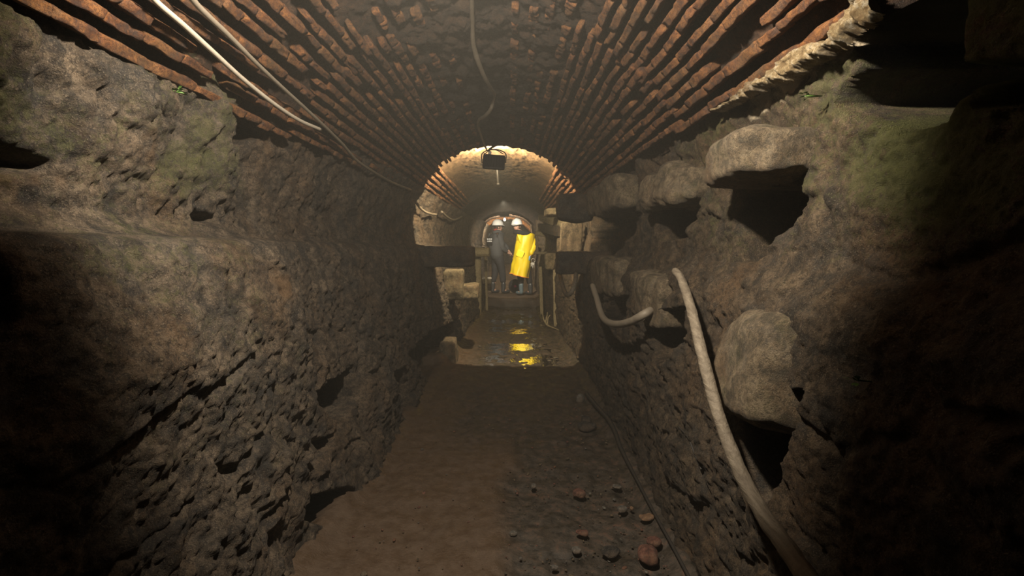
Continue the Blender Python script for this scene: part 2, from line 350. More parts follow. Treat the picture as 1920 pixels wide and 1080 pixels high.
# ------------------------------------------------------------------ walls
def prof(pts, m):
    pts = np.array(pts, float); s = np.r_[0, np.cumsum(np.hypot(*np.diff(pts, axis=0).T))]; t = np.linspace(0, s[-1], m)
    P = np.stack([np.interp(t, s, pts[:, 0]), np.interp(t, s, pts[:, 1])], 1)
    k = 5
    Pp = np.vstack([np.repeat(P[:1], k, 0), P, np.repeat(P[-1:], k, 0)])
    return np.stack([np.convolve(Pp[:, i], np.ones(2 * k + 1) / (2 * k + 1), 'valid') for i in (0, 1)], 1)
def build_wall(side):
    Ys = geomY(.42, 17.0, .0056); m = 330
    if side < 0: P = prof([(-.05, -.10), (.0, .45), (.10, 1.10), (.14, 1.26), (.19, 1.33), (.295, 1.34), (.32, 1.5), (.27, 1.8), (.20, 1.95)], m)
    else: P = prof([(0, -.10), (0, 1.12), (.04, 1.19), (.10, 1.26), (.115, 1.5), (.07, 1.95)], m)
    Y = np.repeat(Ys, m); o = np.tile(P[:, 0], len(Ys)); z = np.tile(P[:, 1], len(Ys))
    base = -xl(Y) if side < 0 else xr(Y)
    narrow = sm(11.6, 12.1, Y) * .18 * sm(1.2, 1.4, z)
    q = np.stack([base * side, Y, z], 1)
    sd = 3 if side < 0 else 31
    # roughness of the rock: lumps, blocks with joints, pits
    lump = fbm(q * [1, .8, 1], 2.3, 4, sd) * (.075 if side < 0 else .10) + fbm(q, 8, 4, sd + 9) * .045 + fbm(q, 34, 3, sd + 20) * .014
    if side > 0: lump = lump * (1 - .6 * sm(1.7, 1.35, Y))
    b1, b2 = worley(q * [1, .62, 1], 3.4, sd); joint = sm(.14, .0, b2 - b1) * (sm(1.05, .85, z) if side < 0 else 1)
    lump = lump * (1 - .6 * sm(2.6, 2.0, Y) * sm(.5, .75, z) * sm(1.35, 1.2, z)) if side < 0 else lump
    p1, p2 = worley(q * [1, 1.3, .8] + fbm(q, 9, 2, sd + 5)[:, None] * .06, 11, sd + 2)
    pit = sm(.42, .12, p1) * sm(-.1, .35, fbm(q, 3, 3, sd + 40))
    rough = 1.0 if side < 0 else .80
    inw = rough * (lump - joint * .022 - pit * .035 + fbm(q, 55, 3, sd + 60) * .012 + np.abs(fbm(q, 26, 3, sd + 61)) * .016 + np.abs(fbm(q, 16, 3, sd + 3)) * .02)
    inw = inw * np.interp(Y, [0, 5, 12, 17], [1, .9, .55, .5])
    stain = np.zeros((len(Y), 4), np.float32)
    def big(pts, k): c_ = np.mean(pts, 0); return [tuple(c_ + (np.array(p) - c_) * k) for p in pts]
    def pl(pts, x): return [(PX(a, b, x)[1], PX(a, b, x)[2]) for a, b in pts]
    def carve(pts, x, depth, soft=.02):
        d = polydist(pl(pts, x), Y, z) + .012 * fbm(q, 20, 3, 77)
        return depth * sm(soft, -soft, d)
    out = np.zeros(len(Y))
    if side < 0:
        X = -.87; U = -1.09
        for pts, dep in (([(612, 742), (640, 722), (668, 702), (668, 745), (650, 775), (630, 770)], .30),
                         ([(584, 965), (592, 938), (632, 925), (645, 945), (612, 975)], .22),
                         ([(770, 662), (795, 632), (832, 612), (828, 690), (790, 705)], .26),
                         ([(722, 712), (740, 700), (750, 760), (735, 770)], .15),
                         ([(583, 870), (598, 840), (622, 825), (600, 880)], .10),
                         ([(434, 960), (440, 940), (452, 940), (448, 985)], .08),
                         ([(420, 880), (432, 868), (448, 880), (440, 900)], .05),
                         ([(-300, 452), (70, 455), (104, 480), (112, 600), (60, 700), (-300, 900)], .30)):
            out += carve(big(pts, 1.3 if dep < .3 or pts[0][0] > 0 else 1.0), X, dep)
        for pts, dep in (([(430, 265), (442, 205), (500, 190), (545, 225), (470, 270)], .22), ([(252, 120), (262, 95), (300, 90), (345, 118), (300, 135)], .18),
                         ([(390, 412), (395, 396), (432, 408), (412, 420)], .10), ([(-60, 270), (40, 268), (130, 310), (60, 320), (-60, 312)], .12),
                         ([(540, 232), (600, 255), (640, 285), (600, 290)], .06)):
            out += carve(pts, U, dep)
        inw += .08 * sm(2.2, 2.05, Y) * sm(1.34, 1.60, z) * sm(1.92, 1.76, z)                        # the near upper wall stands proud
        inw += .085 * sm(2.26, 2.10, Y) * sm(1.42, 1.30, z) * sm(.45, 1.10, z) * sm(.9, 1.1, Y)    # the rounded near bench block
        g = fbm(q, 2.4, 4, 5)
        stain[:, 0] = np.clip((sm(1.42, 1.6, z) * .85 + .25) * sm(2.6, 1.7, Y) * (.85 + 1.2 * g) + .15 * g, 0, 1)
        stain[:, 3] = .7 * sm(.75, .95, 1 - np.abs(z - 1.18) * 3 - np.abs(Y - 1.95) * .9 + .45 * fbm(q, 9, 4, 66)) + .5 * sm(.35, .5, fbm(q, 5, 4, 51)) * sm(1.3, 1.5, z)
    else:
        X = .76; U = .85
        for pts, dep, x in (([(1402, 372), (1440, 356), (1512, 358), (1515, 385), (1490, 425), (1440, 492), (1408, 488)], .42, U),
                            ([(1240, 395), (1308, 386), (1306, 405), (1285, 440), (1245, 450)], .35, U),
                            ([(1105, 402), (1205, 400), (1190, 440), (1158, 488), (1105, 480)], .35, U),
                            ([(1440, 742), (1545, 735), (1530, 790), (1500, 870), (1468, 950), (1438, 930), (1425, 850)], .42, X),
                            ([(1225, 600), (1250, 585), (1296, 580), (1298, 620), (1265, 675), (1238, 668)], .35, X),
                            ([(1168, 560), (1194, 555), (1196, 580), (1172, 602), (1150, 600)], .28, X),
                            ([(1636, -200), (1815, -200), (1815, 160), (1790, 215), (1700, 240), (1640, 215), (1585, 195), (1600, 165), (1636, 130)], .55, U),
                            ([(1820, 130), (1900, 125), (1990, 150), (1990, 195), (1850, 190)], .25, U)):
            out += carve(pts, x, dep, .014)
        inw += .02 * sm(1.05, .95, z) - .03 * sm(.5, .1, z)
        g = fbm(q, 2.2, 4, 15)
        stain[:, 0] = np.clip(sm(1.05, 1.45, z) * (.55 + 1.1 * g) * sm(3.2, 1.6, Y) + .3 * sm(0, .5, g), 0, 1)
        d = z - (1.83 - .02 * Y) + .05 * fbm(q, 14, 4, 88)
        stain[:, 1] = np.clip(sm(-.07, -.02, d) * sm(2.0, 1.7, Y) * sm(1.16, 1.24, Y) * (.5 + .8 * fbm(q, 12, 4, 91)) + .22 * sm(-.2, 0, d) * sm(3, 2, Y), 0, 1)
    x = side * (base + o - narrow + out - inw)
    # keep foot and head of the wall behind floor edge and vault
    V = np.stack([x, Y, z], 1)
    me = mesh_np(V, grid_faces(len(Ys), m, side > 0), None, stain)
    o = link('wall_left' if side < 0 else 'wall_right', me, M['rock_l' if side < 0 else 'rock_r'])
    tag(o, kind='structure'); return o
build_wall(-1); build_wall(1)

# ------------------------------------------------------------------ vault
def build_vault(name, y0, y1, R, zc, res, sd, crown_rubble, tmax=65):
    Ys = geomY(y0, y1, res) if y0 < 4 else np.linspace(y0, y1, int((y1 - y0) / .03)); m = 300
    T = np.radians(np.linspace(-tmax, tmax, m)); Y = np.repeat(Ys, m); t = np.tile(T, len(Ys))
    q = np.stack([np.sin(t), Y, np.cos(t)], 1)
    cr = sm(math.radians(34), math.radians(14), np.abs(t + .03 * fbm(q, 5, 3, sd)))
    b1, b2 = worley(q * [1, .8, 1], 9, sd)
    rr = R + .028 - .028 * cr + fbm(q, 2.0, 3, sd) * .02 + fbm(q, 20, 4, sd + 1) * .016 - crown_rubble * cr * ((.5 - b1) * .05 + .03 * fbm(q, 12, 4, sd + 5) + .012 * fbm(q, 50, 3, sd + 8))
    st = np.zeros((len(Y), 4), np.float32)
    if y0 < 4:
        rr += .20 * sm(1.18, 1.12, Y) * sm(.5, .7, t) + .10 * cr * sm(1.2, .8, Y)
        ring = np.exp(-((Y - 2.62) / .12)**2); rr -= .02 * ring * (1 + fbm(q, 15, 3, 9)) * cr      # broken cross ring
        st[:, 2] = np.clip(cr * .45 * (1 + .8 * fbm(q, 3, 4, 72)) + cr * .5 * sm(2.9, 3.6, Y) + .35 * cr * sm(.1, .5, fbm(q, 2, 3, 71)) + .6 * sm(0.12, 0, abs(t - .12)) * sm(2.5, 2.2, Y) * cr, 0, 1)
        st[:, 3] = .35 * cr * sm(0, .5, fbm(q, 6, 4, 44)) * sm(3.6, 2.6, Y)
    V = np.stack([VX + rr * np.sin(t), Y, zc + rr * np.cos(t)], 1)
    st[:, 1] = np.clip(.28 * sm(.1, .6, fbm(q, 16, 4, 23)) * sm(.4, .7, abs(t)), 0, 1)
    Q = grid_faces(len(Ys), m, True)
    return V, Q, st
def bricks(y0, y1, R, zc, degs, seed, n=(6, 2, 2), prot=.03, wid=.0155, lens=(.10, .24), gapy=-.001, drop=.06, fade=None):
    rg = random.Random(seed); Vs = []; Qs = []; k = 0
    G, Qg = cubegrid(6)
    for d in degs:
        y = y0 + rg.random() * .1; drift = rg.uniform(-.2, .2); pj = rg.uniform(-.004, .004)
        while y < y1:
            L = rg.uniform(*lens); h = L / 2
            if rg.random() < drop: y += L; continue
            th = math.radians(d + drift + rg.uniform(-.16, .16) + .35 * math.sin(y * 1.9 + d)); p = prot + pj + rg.uniform(-.009, .008)
            if fade: p *= fade(y + h, d)
            U = G / ((np.abs(G)**10).sum(1)**(1 / 10))[:, None]
            wd = wid * rg.uniform(.78, 1.18); dep = .045
            P = U * [wd, h - gapy, dep]; P[:, 2] += dep - p     # local: x tangential, y along, z radial (outwards)
            P[:, 0] += rg.uniform(-.03, .03) * P[:, 1]; P[:, 2] += rg.uniform(-.05, .05) * P[:, 1]
            c, s = math.cos(th), math.sin(th); rad = R + P[:, 2]
            X = VX + rad * s + P[:, 0] * c; Z = zc + rad * c - P[:, 0] * s
            V = np.stack([X, y + h + P[:, 1], Z], 1)
            Vs.append(V); Qs.append(Qg + k); k += len(V); y += L
    V = np.concatenate(Vs); Q = np.concatenate(Qs)
    C0 = V - np.array([VX, 0, zc]); C0[:, 1] = 0; C0 /= np.linalg.norm(C0, axis=1)[:, None]
    V = V + C0 * (fbm(V, 45, 4, seed) * .010)[:, None] + np.stack([fbm(V, 38, 3, seed + 5 + i) for i in range(3)], 1) * .008
    return V, Q
def ceiling(name, parts, base='vault'):
    """parts: list of (V,Q,mat,stain)"""
    V = np.concatenate([p[0] for p in parts]); k = 0; Qs = []; mi = []; st = []
    for v, q, m_, s in parts:
        Qs.append(q + k); k += len(v); mi.append(np.full(len(q), m_)); st.append(s if s is not None else np.zeros((len(v), 4)))
    me = mesh_np(V, np.concatenate(Qs), np.concatenate(mi), np.concatenate(st))
    return tag(link(name, me, [M[base], M['brick']]), kind='structure')
pitch = 3.13
Ld = [-62.3 + pitch * i for i in range(13)]; Rd = [62.0 - pitch * i for i in range(13)]
V, Q, st = build_vault('ceiling', .55, 5.56, VR, VZ, .006, 3, 1.0)
fd = lambda y, d: (1 if y < 2.55 + .012 * (62 - abs(d)) * 0 else .8) * (1 if abs(d) > 30 else .75)
b1 = bricks(1.16, 2.30, VR, VZ, Rd[:11], 5, fade=fd); b1b = bricks(.60, 2.45, VR, VZ, Ld[:11], 6, fade=fd)
b2 = bricks(2.30, 5.5, VR, VZ, [d - 1.3 for d in Rd[:12]], 7, prot=.026, lens=(.14, .26), drop=.08)
b2b = bricks(2.45, 5.5, VR, VZ, [d + 1.2 for d in Ld[:12]], 8, prot=.026, lens=(.14, .26), drop=.08)
b3 = bricks(1.3, 5.5, VR, VZ, [-24, -20, -16, -11, 9, 14, 18, 22], 9, prot=.014, lens=(.05, .12), drop=.45, wid=.02)
ceiling('ceiling', [(V, Q, 0, st), (*b1, 1, None), (*b1b, 1, None), (*b2, 1, None), (*b2b, 1, None), (*b3, 1, None)])
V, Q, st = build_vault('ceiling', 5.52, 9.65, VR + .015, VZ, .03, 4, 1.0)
st[:, 3] = .45
b1 = bricks(5.56, 9.6, VR + .01, VZ, [62 - 3.3 * i for i in range(8)], 15, prot=.03, lens=(.15, .3)); b1b = bricks(5.56, 9.6, VR + .01, VZ, [-62 + 3.3 * i for i in range(8)], 16, prot=.03, lens=(.15, .3))
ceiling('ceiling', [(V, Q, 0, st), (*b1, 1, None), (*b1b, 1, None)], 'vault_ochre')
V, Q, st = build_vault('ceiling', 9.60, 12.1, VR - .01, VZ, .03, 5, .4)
ceiling('ceiling', [(V, Q, 0, st)], 'vault_shade')
V, Q, st = build_vault('ceiling', 12.0, 17.0, .86, 1.315, .03, 6, .5, 85)
ceiling('ceiling', [(V, Q, 0, st)])
def ring(y0, y1, R0, R1, zc, tmax, seed, mat, name):
    n = 150; T = np.radians(np.linspace(-tmax, tmax, n)); loop = [(y0, R1), (y0, R0), ((y0 + y1) / 2, R0 - .005), (y1, R0), (y1, R1)]
    mid = []
    for a, b in zip(loop[:-1], loop[1:]):
        for t in np.linspace(0, 1, 5, endpoint=False): mid.append((a[0] + (b[0] - a[0]) * t, a[1] + (b[1] - a[1]) * t))
    mid.append(loop[-1]); mid = np.array(mid); m = len(mid)
    t = np.repeat(T, m); y = np.tile(mid[:, 0], n); r = np.tile(mid[:, 1], n)
    q = np.stack([np.sin(t), y, np.cos(t)], 1); r = r + fbm(q, 7, 4, seed) * .03 + fbm(q, 30, 3, seed + 1) * .012; y = y + fbm(q, 12, 3, seed + 2) * .02
    V = np.stack([VX + r * np.sin(t), y, zc + r * np.cos(t)], 1)
    return tag(link(name, mesh_np(V, grid_faces(n, m, True), None, np.zeros((len(V), 4))), mat), kind='structure')
ring(5.42, 5.53, VR - .015, VR + .10, VZ, 64, 31, M['vault'], 'trim_1')
ring(9.55, 9.70, VR - .05, VR + .10, VZ, 64, 32, M['vault_shade'], 'trim_2')
ring(11.95, 12.15, .84, 1.15, 1.315, 88, 33, M['vault_shade'], 'trim_3')
ring(14.45, 14.9, .80, 1.0, 1.315, 92, 34, M['brick'], 'trim_4')

# ------------------------------------------------------------------ floor, far end
Ys = np.unique(np.r_[geomY(.5, 17, .008), np.linspace(11.3, 11.6, 40)]); m = 240
X = np.linspace(-1.15, 1.15, m); Y = np.repeat(Ys, m); x = np.tile(X, len(Ys)); q = np.stack([x, Y, 0 * x], 1)
edge = -.02 + .10 * fbm(q, 2.6, 4, 3) ; chan = sm(edge - .06, edge + .08, x)
lip = sm(11.36, 11.44, Y + .10 * (x + .1)**2 + .02 * fbm(q, 6, 3, 8))
chan = np.maximum(chan, sm(3.0, 3.8, Y) * sm(-.62, -.3, x)) * (1 - lip)
z = fbm(q, 2.2, 4, 2) * .022 + fbm(q, 14, 4, 4) * .007 * (1 + 1.6 * chan) - chan * .028 + lip * .17
z += .05 * sm(.10, 0, np.abs(x - xr(Y)) ) + .05 * sm(.12, 0, np.abs(x - xl(Y)))
z += .62 * sm(13.9, 15.6, Y) + .05 * sm(13.9, 15, Y) * fbm(q, 4, 4, 19)
z += .03 * sm(5.9, 5.2, Y) * sm(3.5, 4.5, Y)
z += .12 * sm(.16, -.1, x - xl(Y)) * sm(5.5, 5.6, Y) * sm(7.0, 6.0, Y)
st = np.zeros((len(Y), 4)); st[:, 0] = chan
tag(link('floor', mesh_np(np.stack([x, Y, z], 1), grid_faces(len(Ys), m, True), None, st), M['mud']), kind='structure')
# thin sheet of water along the channel
Ys = np.linspace(4.9, 11.42, 60); m = 14; Y = np.repeat(Ys, m); u = np.tile(np.linspace(-1, 1, m), len(Ys)); xx = u * .52
o = link('water', mesh_np(np.stack([xx, Y, -.026 + 0 * Y], 1), grid_faces(len(Ys), m, True)), M['water']); tag(o, 'shallow water trickling along the tunnel floor towards the workers', 'water', kind='stuff')
# far end wall
V, Q = rbox((-.1, 17.2, 1.2), (1.6, .3, 1.6), n=40, k=10, noise=.12, ns=2, seed=3)
tag(MB().add(V, Q).link('wall_far', M['stone_dark']), kind='structure')

# ------------------------------------------------------------------ haze in the air
def haze(y0, y1, dens, label):
    V, Q = rbox((0, (y0 + y1) / 2, 1.2), (2.4, (y1 - y0) / 2, 2.2), n=1, k=200)
    m_ = bpy.data.materials.new('haze'); m_.use_nodes = True; nt = m_.node_tree; nt.nodes.clear()
    o_ = nt.nodes.new('ShaderNodeOutputMaterial'); s = nt.nodes.new('ShaderNodeVolumeScatter')
    s.inputs['Density'].default_value = dens; s.inputs['Anisotropy'].default_value = .1; s.inputs['Color'].default_value = (.97, .94, .84, 1)
    nt.links.new(s.outputs[0], o_.inputs['Volume'])
    tag(MB().add(V, Q).link('haze', m_, smooth=False), label, 'haze', kind='stuff')
haze(-2.1, 5.55, .021, 'thin damp haze filling the near part of the tunnel')
haze(5.56, 17.1, .007, 'fainter haze in the far part of the tunnel past the second lamp')

#@@THINGS
# ================================================================== THINGS
# ------------------------------------------------------------------ stones built into the right wall
def stone(name, label, c, half, seed, mat, rx=0, ry=0, rz=0, k=6, noise=.05, n=34, group=None, cat='stone', ns=6, dents=.02, taper=0):
    V, Q = rbox((0, 0, 0), half, rot(rx, ry, rz), n, k, noise, ns, seed, taper, dents)
    o = MB().add(V, Q).link(name, mat, origin=(0, 0, 0)); o.location = Vector(c)
    return tag(o, label, cat, group)
def span(px0, px1, pyt, pyb, x, inset=.0):
    """centre and half sizes of a block whose inner face fills this part of the wall plane"""
    Y0 = PX(px1, (pyt + pyb) / 2, x)[1]; Y1 = PX(px0, (pyt + pyb) / 2, x)[1]; Ym = (Y0 + Y1) / 2
    Yq = Y0 if abs(px1 - 960) > 700 else Ym
    zt = PX((px0 + px1) / 2, pyt, x)[2]; zb = PX((px0 + px1) / 2, pyb, x)[2]
    return np.array([x, Ym, (zt + zb) / 2]), (Y1 - Y0) / 2, (zt - zb) / 2
R1 = 'capping stones jutting from the right wall'
stone('capping_stone', 'large rounded mossy capping stone jutting from the upper right wall above a dark recess', (.87, 1.64, 1.575), (.23, .21, .082), 1, M['stone'], rz=-.10, k=5, group=R1, noise=.035)
stone('capping_stone', 'lumpy squat capping stone between the long slab and the large mossy stone', (.87, 2.58, 1.60), (.17, .33, .10), 2, M['stone'], rz=.05, k=4, group=R1, noise=.07)
stone('capping_stone', 'long flat-faced slab on the upper right wall, farther in than the lumpy squat stone', (.86, 4.0, 1.68), (.21, .62, .125), 3, M['stone'], k=7, group=R1)
stone('capping_stone', 'dark rough stone jutting in under the end of the vault on the right', (.62, 5.12, 1.70), (.17, .20, .125), 4, M['stone_dark'], rx=.1, k=5, group=R1)
R2 = 'ledge stones low on the right wall'
stone('ledge_stone', 'big rough wedge-shaped ledge stone low on the right wall above the tall dark recess', (.88, 1.47, .95), (.24, .215, .165), 5, M['stone'], rz=-.08, rx=-.12, k=5, group=R2, noise=.03, taper=.14, dents=.008)
stone('ledge_stone', 'smooth ledge stone on the right wall with the leaning pipe end beside it', (.83, 2.72, 1.03), (.16, .30, .135), 6, M['stone'], rx=.05, k=5, group=R2)
stone('ledge_stone', 'flat ledge stone on the right wall behind the smooth one, over the sagging hose', (.80, 3.85, 1.09), (.15, .52, .135), 7, M['stone'], k=7, group=R2)
# ------------------------------------------------------------------ stones and slabs around the second lamp
stone('cross_slab', 'dark stone slab reaching out from the left wall level with the bench', (-.80, 5.30, 1.215), (.41, .15, .105), 8, M['stone_dark'], k=14, noise=.015, cat='slab')
stone('cross_slab', 'dark stone slab reaching out from the right wall above the sagging white hose', (.72, 5.22, 1.150), (.27, .17, .115), 9, M['stone_dark'], k=14, noise=.015, cat='slab')
stone('wall_block', 'upright lit stone block standing below the dark left slab', (-.70, 6.15, .86), (.12, .12, .19), 10, M['stone_plain'], k=9, noise=.02, cat='block')
stone('wall_block', 'lit stone block lying next to the upright one on the left side of the trench', (-.58, 6.45, .755), (.17, .20, .10), 11, M['stone_plain'], k=7, noise=.03, cat='block')
stone('wall_block', 'brownish stone block at the foot of the left wall where the lit floor begins', (-.72, 5.80, .10), (.09, .20, .17), 12, M['stone'], k=6, noise=.03, cat='block')
stone('wall_bracket', 'stone bracket reaching from the right wall beside the yellow raincoat', (.70, 8.6, 1.08), (.15, .16, .135), 13, M['stone_plain'], k=9, noise=.02, taper=-.06, cat='bracket')
stone('wall_bracket', 'thin pale stone wedge under the dark rough stone at the vault end', (.68, 7.3, 1.80), (.22, .25, .055), 14, M['stone_plain'], k=7, noise=.02, cat='bracket')
# ------------------------------------------------------------------ timbers
def beam(name, label, a, b, w_, h_, mat=None, round_=False, cat='timber', seed=1, group=None):
    a = np.array(a, float); b = np.array(b, float); L = np.linalg.norm(b - a); d = (b - a) / L
    q = Vector(d).to_track_quat('Z', 'Y').to_matrix(); Rm = np.array(q)
    k = 3 if round_ else 12
    V, Q = rbox((0, 0, 0), (w_ / 2, h_ / 2, L / 2), None, 16, k if not round_ else 12, 0, 6, seed)
    if round_:
        r = np.hypot(V[:, 0] / (w_ / 2), V[:, 1] / (h_ / 2)); mx = np.maximum(np.abs(V[:, 0]) / (w_ / 2), np.abs(V[:, 1]) / (h_ / 2))
        s = np.where(r > 1e-6, mx / np.maximum(r, 1e-6), 1); V[:, 0] *= s; V[:, 1] *= s
    V = V + np.stack([fbm(V * [1, 1, .2] + seed, 22, 3, seed + i) for i in range(3)], 1) * .012
    o = MB().add(V @ Rm.T, Q).link(name, mat or M['wood'], origin=(0, 0, 0)); o.location = Vector((a + b) / 2)
    return tag(o, label, cat, group)
beam('timber_log', 'stubby round log sticking out from the left bench in front of the grey worker', (-1.0, 9.62, 1.215), (-.41, 9.50, 1.225), .19, .18, round_=True, cat='log')
beam('timber_post', 'upright timber post under the stubby log, left of the grey worker', (-.66, 9.75, .0), (-.66, 9.75, 1.14), .16, .14, round_=True, cat='post')
beam('timber_post', 'thin pale post just right of the log post, at the grey worker\'s knee', (-.52, 10.6, .0), (-.545, 10.6, 1.12), .05, .05, cat='post', seed=3)
beam('timber_plank', 'long sloping plank running up along the right wall to the dark rough stone', (.70, 6.3, 1.56), (.60, 11.3, 1.98), .06, .13, cat='plank', seed=4)
beam('timber_plank', 'lower dark sloping plank beneath the long one on the right wall', (.68, 7.0, 1.52), (.58, 11.3, 1.76), .07, .16, M['stone_dark'], cat='plank', seed=5)
beam('timber_post', 'broad split board standing against the right wall, nearest of the right uprights', (.70, 6.15, 1.24), (.71, 6.15, 1.60), .10, .26, M['stone'], cat='post', seed=6)
beam('timber_post', 'dark middle upright board on the right wall under the sloping planks', (.67, 6.8, 1.15), (.66, 6.8, 1.43), .08, .14, M['stone'], cat='post', seed=7)
fr = empty('opening_surround', (.62, 10.3, 1.27), 'square timber frame with a dark opening right of the yellow raincoat', 'frame')
def fbeam(nm, a, b, w_, h_, seed):
    o = beam(nm, None, a, b, w_, h_, seed=seed, cat=None); o.location = o.location - fr.location; o.parent = fr
fbeam('top_rail', (.46, 10.3, 1.60), (.82, 10.3, 1.54), .09, .09, 8); fbeam('upright', (.50, 10.3, 1.22), (.50, 10.3, 1.56), .05, .06, 9)
fbeam('upright', (.79, 10.3, 1.22), (.79, 10.3, 1.52), .035, .05, 10); fbeam('bottom_rail', (.44, 10.3, 1.20), (.84, 10.3, 1.20), .06, .05, 11)
beam('timber_post', 'pale thin post low on the right of the trench behind the yellow raincoat', (.56, 9.6, .05), (.53, 9.6, .95), .06, .06, cat='post', seed=12)
beam('timber_post', 'slender mossy post against the right trench wall below the stone bracket', (.72, 8.3, .0), (.70, 8.3, .95), .05, .07, cat='post', seed=13)

# ------------------------------------------------------------------ pipes, hoses, cables
path = [PV(a, b, .062) for a, b in ((262, -40), (290, 0), (345, 48), (400, 98), (455, 148), (510, 192), (560, 225), (601, 243))]
tubem('plastic_pipe', path, .0085, M['pipe'], 'long pale plastic pipe running along the left side of the brick vault', 'pipe', wob=.05)
path = [PV(a, b, .062) for a, b in ((345, -25), (372, 12), (430, 68), (480, 118), (530, 165), (585, 215), (640, 268), (668, 300), (700, 322), (735, 342), (770, 356))]
tubem('electric_cable', path, [.009, .009, .008, .008, .009, .010, .011], M['greycable'], 'muddy grey cable following the left springing of the vault beside the pale pipe', 'cable')
path = [PX(a, b, x) for a, b, x in ((1266, 508, .66), (1278, 525, .655), (1296, 580, .62), (1318, 670, .59), (1345, 770, .59), (1382, 870, .60), (1425, 955, .60), (1470, 1020, .59), (1515, 1085, .58), (1560, 1150, .57))]
tubem('plastic_hose', path, [.015, .0165, .0175, .019, .021, .021], M['hose'], 'thick muddy white hose leaning down the right wall to the lower corner', 'hose', n=16, k=18, wob=.16)
path = [PX(a, b, x) for a, b, x in ((1111, 535, .62), (1119, 560, .62), (1128, 590, .61), (1140, 604, .60), (1160, 608, .60), (1185, 602, .62), (1210, 588, .66), (1228, 578, .74), (1238, 574, .80))]
tubem('rubber_hose', path, .021, M['greycable'], 'sagging dark grey hose hanging below the flat ledge stone on the right', 'hose')
path = [PX(a, b, x) for a, b, x in ((1048, 503, .52), (1052, 524, .52), (1058, 545, .52), (1065, 553, .53), (1073, 545, .56), (1079, 526, .60), (1080, 514, .62))]
tubem('plastic_hose', path, .022, M['hose'], 'short looped pale hose hanging under the dark slab right of the trench', 'hose')
path = [PX(779, 378, -1.03), PX(787, 389, -1.02), PX(797, 397, -1.0), PX(808, 401, -.98), PX(818, 402, -.96)]
tubem('plastic_hose', path, .014, M['hose'], 'pale hose curving over the lit left haunch just past the second lamp', 'hose')
path = [PX(828, 397, -.95), PX(840, 408, -.93), PX(852, 412, -.92), PX(866, 406, -.90)]
tubem('electric_cable', path, .016, M['greycable'], 'dim cable loop on the left wall past the pale curving hose', 'cable')
path = [PV(a, b, o) for a, b, o in ((884, -30, .03), (886, 40, .03), (888, 85, .05), (900, 125, .08), (914, 155, .09), (928, 176, .04))]
tubem('ceiling_cable', path, [.010, .010, .014, .012, .010], M['greycable'], 'grey cable drooping from the crown of the vault above the second lamp', 'cable')
path = [PV(a, b, o) for a, b, o in ((928, 177, .04), (924, 192, .06), (920, 205, .09), (910, 217, .10), (898, 225, .06), (897, 238, .04), (905, 262, .03), (912, 280, .06))]
tubem('ceiling_cable', path, [.009, .012, .014, .011, .010, .009], M['greycable'], 'lower looped length of the crown cable, nearest the second lamp', 'cable')
path = [PZ(a, b, z) - np.array([.02, 0, 0]) for a, b, z in ((1104, 738, .05), (1122, 760, .045), (1143, 783, .045), (1158, 808, .045), (1168, 835, .04), (1184, 868, .03), (1204, 905, .03), (1228, 950, .03), (1262, 1010, .03), (1305, 1088, .03))]
tubem('floor_cable', path, [.017, .017, .016, .012, .008, .007, .007], M['cable'], 'dark cable lying along the foot of the right wall', 'cable')
path = [PX(a, b, x) for a, b, x in ((1272, 800, .715), (1290, 820, .715), (1302, 850, .715), (1315, 880, .715))]
tubem('thin_cable', path, .004, M['cable'], 'short thin black cable end on the right wall left of the thick muddy hose', 'cable', wob=.2)
path = [PX(1016, 560, .56), PX(1023, 585, .60), PX(1029, 600, .66), PX(1040, 625, .70)]
# a splintered root of pale sticks against the wall
st_ = empty('broken_branch', PZ(1026, 612, .02), 'pale splintered branch lying at the right edge of the lit floor', 'branch')
L0 = np.array(st_.location)
for nm, pts in (('stem', [(0, 0, .02), (.06, -.15, .01), (.16, -.55, .02)]), ('twig', [(0, 0, .02), (-.05, .1, .10), (-.07, .12, .20)]), ('twig', [(0, 0, .02), (.02, .1, .12), (.06, .14, .17)]), ('twig', [(-.03, .05, .05), (.0, .1, .14), (.01, .1, .22)])):
    tubem(nm, pts, [.018, .012, .006], M['wood'], parent=st_, k=8)

# ------------------------------------------------------------------ the flood lamps at the crown
def flood_lamp():
    c = PY(926, 304, 5.60); root = empty('flood_lamp', c, 'black flood lamp hung under the brick crown, its back to the viewer', 'lamp')
    R_ = rot(math.radians(-12), math.radians(4), 0)
    MB().add(*rbox((0, 0, 0), (.120, .016, .080), R_, 8, 16)).link('housing', M['black'], root)
    fins = MB()
    for i in range(7): fins.add(*rbox(R_ @ np.array([-.09 + .03 * i, -.018, 0]), (.003, .006, .062), R_, 2, 12))
    fins.link('cooling_fin', M['black'], root)
    MB().add(*rbox(R_ @ np.array([0, .019, 0]), (.105, .003, .066), R_, 4, 16)).link('lamp_glass', M['white'], root)
    b = MB()
    for s in (-1, 1): b.add(*tube(spline([(s * .128, 0, -.01), (s * .126, 0, .09), (s * .05, .0, .13), (0, 0, .135)], 6), .006, 8))
    b.link('bracket', M['black'], root)
    MB().add(*tube(spline([(-.10, .0, .085), (-.05, .01, .125), (0, .0, .13), (.05, .01, .12), (.10, 0, .085)], 6), .005, 8)).add(*tube(spline([(-.06, .0, .12), (-.02, .0, .155), (.03, 0, .18)], 6), .012, 8)).link('power_cord', M['black'], root)
    MB().add(*rbox((-.045, .03, .105), (.018, .014, .018), rot(0, .2, 0), 6, 5)).link('cord_connector', M['white'], root)
    MB().add(*rbox((-.10, .03, .095), (.012, .010, .010), None, 6, 5)).link('cord_connector', M['white'], root)
    return root
def copy_tree(o, parent=None):
    c = o.copy(); C.objects.link(c)
    if parent: c.parent = parent
    for ch in list(o.children): copy_tree(ch, c)
    return c
fl0 = flood_lamp()
